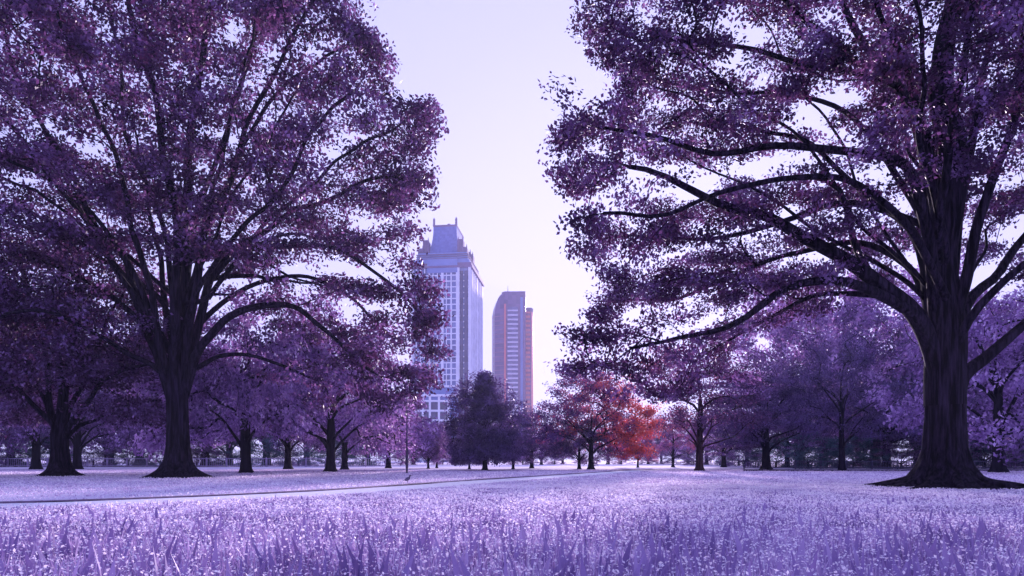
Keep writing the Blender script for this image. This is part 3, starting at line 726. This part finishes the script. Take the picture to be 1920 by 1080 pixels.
# ------------------------------------------------------------ towers
white = plain('pale_stone', (0.78, 0.80, 0.88), 0.6, 0.12, 0.15)
blueglass = glassmat('blue_glass', [(0.0, (0.06, 0.08, 0.22)), (0.6, (0.13, 0.18, 0.40)), (1.0, (0.30, 0.36, 0.60))], (2.2, 2.2, 3.6))
darkglass = glassmat('dark_glass', [(0.0, (0.02, 0.02, 0.07)), (1.0, (0.06, 0.06, 0.15))], (2.2, 2.2, 3.6))
blueroof = glassmat('blue_crown', [(0.0, (0.07, 0.11, 0.38)), (1.0, (0.11, 0.17, 0.48))], (1.2, 1.2, 1.2), 0.5)
bandm = plain('pale_blue_stone', (0.17, 0.24, 0.52), 0.6, 0.1, 0.2)
plum = plain('plum_stone', (0.15, 0.09, 0.20), 0.7, 0.25, 0.3)
def tower_left():
    d0 = 420.0
    root = empty('office_tower', ((882-960)/F*d0, d0, 0), math.atan2(-5.5, 48))
    tag(root, 'tall blue glass tower with pale stone piers and a concave stepped crown', 'skyscraper')
    W, D, HT = 36.5, 46.0, 122.5      # local: x from -W to 0, y 0..D
    b = MB(); b.box(-W, 0, 0, 0, D, HT-1.5); b.build('glass_core', blueglass, root)
    b = MB()
    for z in np.arange(3, HT-6, 3.6): b.box(-W-0.25, -0.25, z, 0.25, D+0.25, z+0.75)
    b.build('floor_band', white, root)
    # front piers (pale) and dark glazed bays
    xs = [(-36.9, 1.3, .9), (-34.2, .5, .5), (-31.6, .8, .7), (-28.9, .5, .5), (-26.2, 1.0, .9), (-23.6, .5, .5), (-20.9, .5, .5), (-18.2, 1.5, .9), (-15.2, .5, .5), (-12.4, .9, .7), (-8.9, 2.2, .9), (-1.2, 1.6, .9)]
    for x0, w, pr in xs:
        b = MB(); b.box(x0, -pr, 0, x0+w, 0.3, HT-3); b.build('pier', white, root)
    for x0, x1 in ((-6.5, -4.4), (-3.8, -1.4)):
        b = MB(); b.box(x0, -0.4, 0, x1, 0.2, HT-5); b.build('window_bay', darkglass, root)
    for y0, w in ((1.5, 1.4), (6, .8), (11, 1.3), (16, .8), (21, 2.2), (27, .8), (32, 1.3), (37, .8), (42, 2.0)):
        b = MB(); b.box(-0.2, y0, 0, 0.8, y0+w, HT-4); b.build('pier', white, root)
        b = MB(); b.box(-W-0.8, y0, 0, -W+0.2, y0+w, HT-4); b.build('pier', white, root)
    b = MB(); b.box(-W-1.3, -1.3, HT-3, 1.3, D+1.3, HT-1.8); b.box(-W-0.7, -0.7, HT-1.8, 0.7, D+0.7, HT); b.build('cornice', plum, root)
    # centre bay raised above the cornice
    b = MB(); b.box(-27, -1.0, HT-6, -8, 3, HT+2.5); b.build('gable_bay', bandm, root)
    # lower mansard
    def ring(i, z): return [(-W+i, i, z), (-i, i, z), (-i, D-i, z), (-W+i, D-i, z)]
    b = MB(); b.loft([ring(0.2, HT), ring(1.0, HT+2.6), ring(1.9, HT+2.7), ring(2.9, HT+7.5)]); b.build('lower_roof', bandm, root)
    b = MB()
    for z in (HT+3.4, HT+4.7, HT+6.0): b.box(-W+1.9, 1.75, z, -1.9, D-1.8, z+0.35)
    b.build('roof_louver', plum, root)
    # concave crown
    c0 = HT+7.5; c1 = HT+26.5
    rings = []
    for t in np.linspace(0, 1, 10):
        ins = 7.6+3.2*(1-(1-t)**2.2)
        rings.append(ring(ins, c0+(c1-c0)*t))
    b = MB(); b.loft(rings); b.build('crown_roof', blueroof, root)
    b = MB(); b.box(-W+10.6, 10.6, c1-0.1, -10.6, D-10.6, c1+1.0); b.build('parapet', plum, root)
    for sx in (-W+11.1, -11.1):
        b = MB(); b.loft([circ(sx, 11.3, c1+z, r, 6) for z, r in ((0.8, .8), (3.0, .65), (4.6, .75), (6.0, .1))]); b.build('horn', plum, root)
    b = MB(); b.loft([circ(-W/2, D/2, c1+z, r, 8) for z, r in ((0.9, .3), (2.8, .25), (3.2, .9), (4.0, 1.5), (4.8, 1.6), (5.6, .9), (6.0, .2))]); b.build('ball_finial', plum, root)
    # stepped corner turrets
    for sx, s in ((-W, 1), (0, -1)):
        for (u, y0, w, dd, h) in ((5.4, 5.0, 3.8, 5, 10.5), (2.6, 3.5, 3.4, 5, 5.0), (5.0, 30, 4.2, 6, 10.0), (2.4, 24, 3.6, 5, 6.5)):
            x0 = sx+s*u; x1 = x0+s*w; xa, xb = min(x0, x1), max(x0, x1); z0 = HT+5
            b = MB(); b.box(xa, y0, z0, xb, y0+dd, z0+h); b.box(xa+0.6, y0+0.6, z0+h, xb-0.6, y0+dd-0.6, z0+h+1.0)
            for cxx in (xa+0.5, xb-0.5): b.loft([circ(cxx, y0+0.5, z0+h+q, r, 4) for q, r in ((0, .5), (2.8, .06))])
            for k in np.arange(xa+0.5, xb-0.4, 1.1): b.box(k, y0-0.3, z0, k+0.35, y0+0.01, z0+h-0.5)
            b.build('turret', plum, root)
tower_left()

redglass = glassmat('red_glass', [(0.0, (0.18, 0.05, 0.12)), (1.0, (0.30, 0.10, 0.18))], (3, 3, 3.2), 0.3)
plumglass = glassmat('plum_glass', [(0.0, (0.08, 0.045, 0.13)), (1.0, (0.17, 0.10, 0.24))], (3, 3, 3.2), 0.3)
orange = plain('copper_panel', (0.72, 0.17, 0.15), 0.5, 0.2, 0.1)
balc = plain('balcony_white', (0.60, 0.56, 0.68), 0.6, 0.1, 0.3)
def tower_right():
    d0 = 500.0; k = d0/F
    root = empty('apartment_tower', ((960-960)*k, d0, 0), R(-2)); tag(root, 'slender reddish tower with curved glass flank and pale balcony stripes', 'skyscraper')
    X = lambda x: (x-960)*k
    H = (HOR-547)*k+CAM_H
    # main body, chamfered plan and a rounded left shoulder
    def plan(z, ins=0.0): return [(X(921)+ins, 10, z), (X(927)+ins*.6, 3, z), (X(946), 0, z), (X(985), 0, z), (X(985), 30, z), (X(925)+ins, 30, z)]
    b = MB(); b.loft([plan(0), plan(H-16), plan(H-11, 1.0), plan(H-7, 2.4), plan(H-4, 4.2), plan(H-2, 6.4), plan(H-0.9, 8.4)]); b.build('glass_body', plumglass, root)
    b = MB(); b.loft([[(x, y, z) for x, y, _ in plan(0, 8.6)] for z in (H-0.99, H+0.3)]); b.build('parapet', plum, root)
    # slabs of the curved flank
    b = MB()
    for z in np.arange(4, H-16, 3.3):
        b.loft([[(X(922.5)-0.0, 8.0, zz), (X(927), 2.5, zz), (X(944.5), -0.45, zz), (X(944.5), 0.4, zz), (X(927.6), 3.4, zz), (X(923.2), 8.6, zz)] for zz in (z, z+0.5)])
    b.build('balcony_slab', plain('flank_slab', (0.26, 0.13, 0.22), 0.6, 0.1, 0.3), root)
    b = MB(); b.box(X(945.5), -0.9, 0, X(948.5), 0.2, H-9); b.build('fin', orange, root)
    b = MB(); b.box(X(948.6), -0.5, 0, X(951.5), 0.2, H-9); b.build('fin', plum, root)
    b = MB(); b.box(X(952), -0.3, 0, X(971), 0.2, H-11); b.build('window_bay', glassmat('bay_glass', [(0, (0.09, 0.09, 0.22)), (1, (0.17, 0.17, 0.34))], (3, 3, 3.3)), root)
    for z in np.arange(4, H-12, 3.3):
        b = MB(); b.box(X(951.7), -1.3, z, X(971.4), -0.28, z+0.25); b.box(X(951.7), -1.45, z, X(971.4), -1.3, z+1.15); b.build('balcony', balc, root)
    b = MB(); b.box(X(972.5), -0.8, 0, X(975.5), 0.2, H-11); b.build('fin', plum, root)
    b = MB(); b.box(X(981), -0.6, 0, X(985.4), 0.2, H-2); b.build('fin', plum, root)
    b = MB(); b.box(X(975.8), -0.12, 2, X(980.7), 0.1, H-4)
    for z in np.arange(4, H-5, 3.3): b.box(X(975.8), -0.35, z, X(980.8), -0.11, z+0.5)
    b.build('ribbed_panel', bandm, root)
    H2 = (HOR-575)*k+CAM_H
    b = MB()
    pl = lambda z: [(X(985.5), 3, z), (X(996), 3, z), (X(999.5), 7, z), (X(999.5), 26, z), (X(985.5), 26, z)]
    b.loft([pl(0), pl(H2-3)]); b.build('side_wing', orange, root)
    b = MB(); b.loft([[(x, y+0.3, z) for x, y, z in pl(H2-2.99)], [(x, y+0.8, z) for x, y, z in pl(H2)]]); b.build('wing_cap', plum, root)
    b = MB()
    for z in np.arange(5, H2-4, 3.3): b.box(X(986), 2.5, z, X(995.5), 3.05, z+1.5)
    b.build('wing_window', redglass, root)
    b = MB(); b.box(X(994.5), 2.4, 0, X(996), 3.1, H2-3); b.build('fin', plum, root)
    b = MB(); b.loft([circ(X(951), 12, z, r, 6) for z, r in ((H, .35), (H+7.5, .12))]); b.build('antenna', plum, root)
tower_right()

def annex():
    d0 = 330.0; k = d0/F; X = lambda x: (x-825)*k
    root = empty('office_block', ((825-960)*k, d0, 0)); tag(root, 'low pale framed office block with dark window bands below the blue tower', 'building')
    H = (HOR-742)*k+CAM_H
    b = MB(); b.box(X(780), 0.8, 0, X(856), 24, H-0.4); b.build('wall', bandm, root)
    xs = [780, 793, 806, 823, 841]
    for i in range(len(xs)-1):
        for z in np.arange(2, H-4, 4.7):
            b = MB(); b.box(X(xs[i])+0.5, 0.4, z, X(xs[i+1])-0.5, 0.85, z+3.3); b.build('window', darkglass, root)
    b = MB()
    for z in np.arange(0.9, H, 4.7): b.box(X(779), -0.1, z, X(845), 0.79, z+0.9)
    b.build('floor_band', white, root)
    for x in xs: 
        b = MB(); b.box(X(x)-0.5, -0.3, 0, X(x)+0.5, 0.78, H-0.5); b.build('pier', white, root)
    b = MB(); b.box(X(778), -0.6, H-0.38, X(858), 25, H+0.7); b.build('cornice', white, root)
    b = MB(); b.box(X(800), 4, H+0.72, X(850), 20, H+4.4); b.build('penthouse', bandm, root)
    b = MB(); b.box(X(798), 3, H+4.42, X(856), 22, H+5.4); b.build('penthouse_roof', white, root)
annex()

# ------------------------------------------------------------ fences, pole, bird
rail = plain('fence_paint', (0.34, 0.26, 0.44), 0.6, 0.2, 2.0)
def fence(x0, x1, d, h, label, step=3.0, rail=rail):
    X0, X1 = (x0-960)/F*d, (x1-960)/F*d
    root = empty('railing_fence', (X0, d, 0)); tag(root, label, 'fence')
    n = int((X1-X0)/step)
    for i in range(n+1):
        b = MB(); b.box(i*step-0.06, -0.06, 0, i*step+0.06, 0.06, h+0.1); b.build('post', rail, root)
    for z in (0.15, h-0.12):
        b = MB(); b.box(0, -0.03, z, n*step, 0.03, z+0.09); b.build('rail', rail, root)
    b = MB()
    for x in np.arange(0.15, n*step, 0.3): b.box(x-0.02, -0.028, 0.24, x+0.02, 0.028, h-0.12)
    b.build('pickets', rail, root)
fence(-60, 745, 103, 1.35, 'long pale railing fence behind the trees on the left side of the lawn', 3.0)
fence(1395, 1990, 80, 1.0, 'low dark railing fence along the undergrowth on the right side of the lawn', 3.0, plain('fence_dark', (0.05, 0.04, 0.09), 0.7, 0.3, 2.0))
b = MB(); b.box(0, 0, 0, 37, 0.18, 0.16); o = b.build('timber_edging', plain('edging', (0.03, 0.02, 0.045), 0.9, 0.3, 2.0)); o.location = ((1395-960)/F*66, 66, 0)
tag(o, 'low dark timber edging where the right lawn meets the undergrowth', 'edging')

pole_m = plain('pole_paint', (0.035, 0.022, 0.06), 0.5, 0.2, 3.0)
g = G(763, 888)
root = empty('lamp_pole', g); tag(root, 'thin dark pole on the lawn, left of the office block', 'pole')
b = MB(); b.loft([circ(0, 0, z, r, 12) for z, r in ((0, .10), (.05, .10), (.08, .075), (0.4, .07), (0.42, .10), (2.0, .10), (2.05, .06), (6.2, .035), (6.25, 0.01))]); b.build('shaft', pole_m, root, True)
b = MB(); b.loft([circ(0, 0, z, r, 12) for z, r in ((6.2, .05), (6.3, .16), (6.55, .14), (6.62, .03))]); b.build('lamp_head', pole_m, root, True)

g = G(764, 906)
root = empty('bird', g, R(10)); tag(root, 'small grey bird standing on the lawn beside the path', 'bird')
bird_m = plain('feathers', (0.12, 0.09, 0.16), 0.8, 0.35, 12.0)
b = MB()
def ell(cx_, cz_, rx, ry, rz_, tilt=0.0, k=12, m=8):
    rg = []
    for i in range(m+1):
        t = -1+2*i/m; rr = math.sqrt(max(0.0004, 1-t*t)); rg.append([(cx_+rx*t*math.cos(tilt)-rz_*rr*math.sin(q)*math.sin(tilt), ry*rr*math.cos(q), cz_+rx*t*math.sin(tilt)+rz_*rr*math.sin(q)*math.cos(tilt)) for q in [2*math.pi*j/k for j in range(k)]])
    return rg
b.loft(ell(0, 0.20, 0.15, 0.07, 0.075, 0.5)+[]); b.loft(ell(0.10, 0.31, 0.055, 0.03, 0.035, 1.1)); b.loft(ell(0.13, 0.36, 0.05, 0.036, 0.036, 0.0))
b.build('body', bird_m, root, True)
b = MB(); b.loft([[(0.17+u, s*0.012*(1-u/0.09), 0.357+v*0.010*(1-u/0.09)) for s, v in ((1, 0), (0, 1), (-1, 0), (0, -1))] for u in (0, 0.08)]); b.build('beak', pole_m, root)
for s in (-1, 1):
    b = MB(); b.loft([circ(0.0, s*0.03, z, 0.009, 6) for z in (0, 0.15)]); b.box(-0.02, s*0.03-0.018, 0, 0.045, s*0.03+0.018, 0.008); b.build('leg', pole_m, root)
b = MB(); b.loft([[(-0.12, .035, .15), (-0.12, -.035, .15), (-0.13, 0, .175)], [(-0.24, .025, .075), (-0.24, -.025, .075), (-0.245, 0, .085)]]); b.build('tail', bird_m, root)

# ------------------------------------------------------------ haze
HAZE_D = 0.0004
b = MB(); b.box(-800, -80, -1.5, 800, 800, 172)
m, nt, out = newmat('haze_air')
vol = N(nt, 'ShaderNodeVolumePrincipled'); vol.inputs['Color'].default_value = (0.66, 0.66, 0.98, 1); vol.inputs['Density'].default_value = HAZE_D; vol.inputs['Anisotropy'].default_value = 0.35
nt.links.new(vol.outputs[0], out.inputs['Volume'])
hz = b.build('haze', m); tag(hz, 'thin violet haze over the park', kind='stuff')

# ------------------------------------------------------------ light
SUN_AZ, SUN_EL = R(10.6), R(10.5)
w = bpy.data.worlds.new('World'); scn.world = w; w.use_nodes = True
nt = w.node_tree; nt.nodes.clear()
out = nt.nodes.new('ShaderNodeOutputWorld'); bg = nt.nodes.new('ShaderNodeBackground'); bg.inputs['Strength'].default_value = 0.12
sky = nt.nodes.new('ShaderNodeTexSky'); sky.sky_type = 'NISHITA'; sky.sun_disc = False
sky.sun_elevation = SUN_EL; sky.sun_rotation = SUN_AZ; sky.dust_density = 1.5; sky.air_density = 1.0
hs = nt.nodes.new('ShaderNodeHueSaturation'); hs.inputs['Saturation'].default_value = 0.35
nt.links.new(sky.outputs[0], hs.inputs['Color'])
tn = nt.nodes.new('ShaderNodeVectorMath'); tn.operation = 'MULTIPLY'; tn.inputs[1].default_value = (4.0, 4.05, 12.5)
nt.links.new(hs.outputs[0], tn.inputs[0])
CAPC = (6.15, 6.0, 10.0)          # film-like shoulder: x*c/(x+c)
mu = nt.nodes.new('ShaderNodeVectorMath'); mu.operation = 'MULTIPLY'; mu.inputs[1].default_value = CAPC
ad_ = nt.nodes.new('ShaderNodeVectorMath'); ad_.operation = 'ADD'; ad_.inputs[1].default_value = CAPC
cp = nt.nodes.new('ShaderNodeVectorMath'); cp.operation = 'DIVIDE'
nt.links.new(tn.outputs[0], mu.inputs[0]); nt.links.new(tn.outputs[0], ad_.inputs[0])
nt.links.new(mu.outputs[0], cp.inputs[0]); nt.links.new(ad_.outputs[0], cp.inputs[1])
nt.links.new(cp.outputs[0], bg.inputs['Color']); nt.links.new(bg.outputs[0], out.inputs['Surface'])
sl = bpy.data.lights.new('Sun', 'SUN'); sl.energy = 5.0; sl.angle = R(2.5); sl.color = (1.0, 0.80, 0.98)
so = bpy.data.objects.new('Sun', sl); COL.objects.link(so)
dirv = Vector((math.sin(SUN_AZ)*math.cos(SUN_EL), math.cos(SUN_AZ)*math.cos(SUN_EL), math.sin(SUN_EL)))
so.rotation_euler = dirv.to_track_quat('Z', 'Y').to_euler()
so.location = (100, 400, 80)

cam = bpy.data.cameras.new('Camera'); cam.sensor_width = 36; cam.lens = 24; cam.shift_y = (HOR-540)/1920; cam.clip_end = 5000; cam.clip_start = 0.05
co = bpy.data.objects.new('Camera', cam); COL.objects.link(co); co.location = (0, 0, CAM_H); co.rotation_euler = (R(90), 0, 0)
scn.camera = co
scn.view_settings.view_transform = 'Standard'; scn.view_settings.look = 'None'; scn.view_settings.exposure = 0.45; scn.view_settings.gamma = 1.0
scn.cycles.max_bounces = 6; scn.cycles.transparent_max_bounces = 4; scn.cycles.volume_bounces = 0
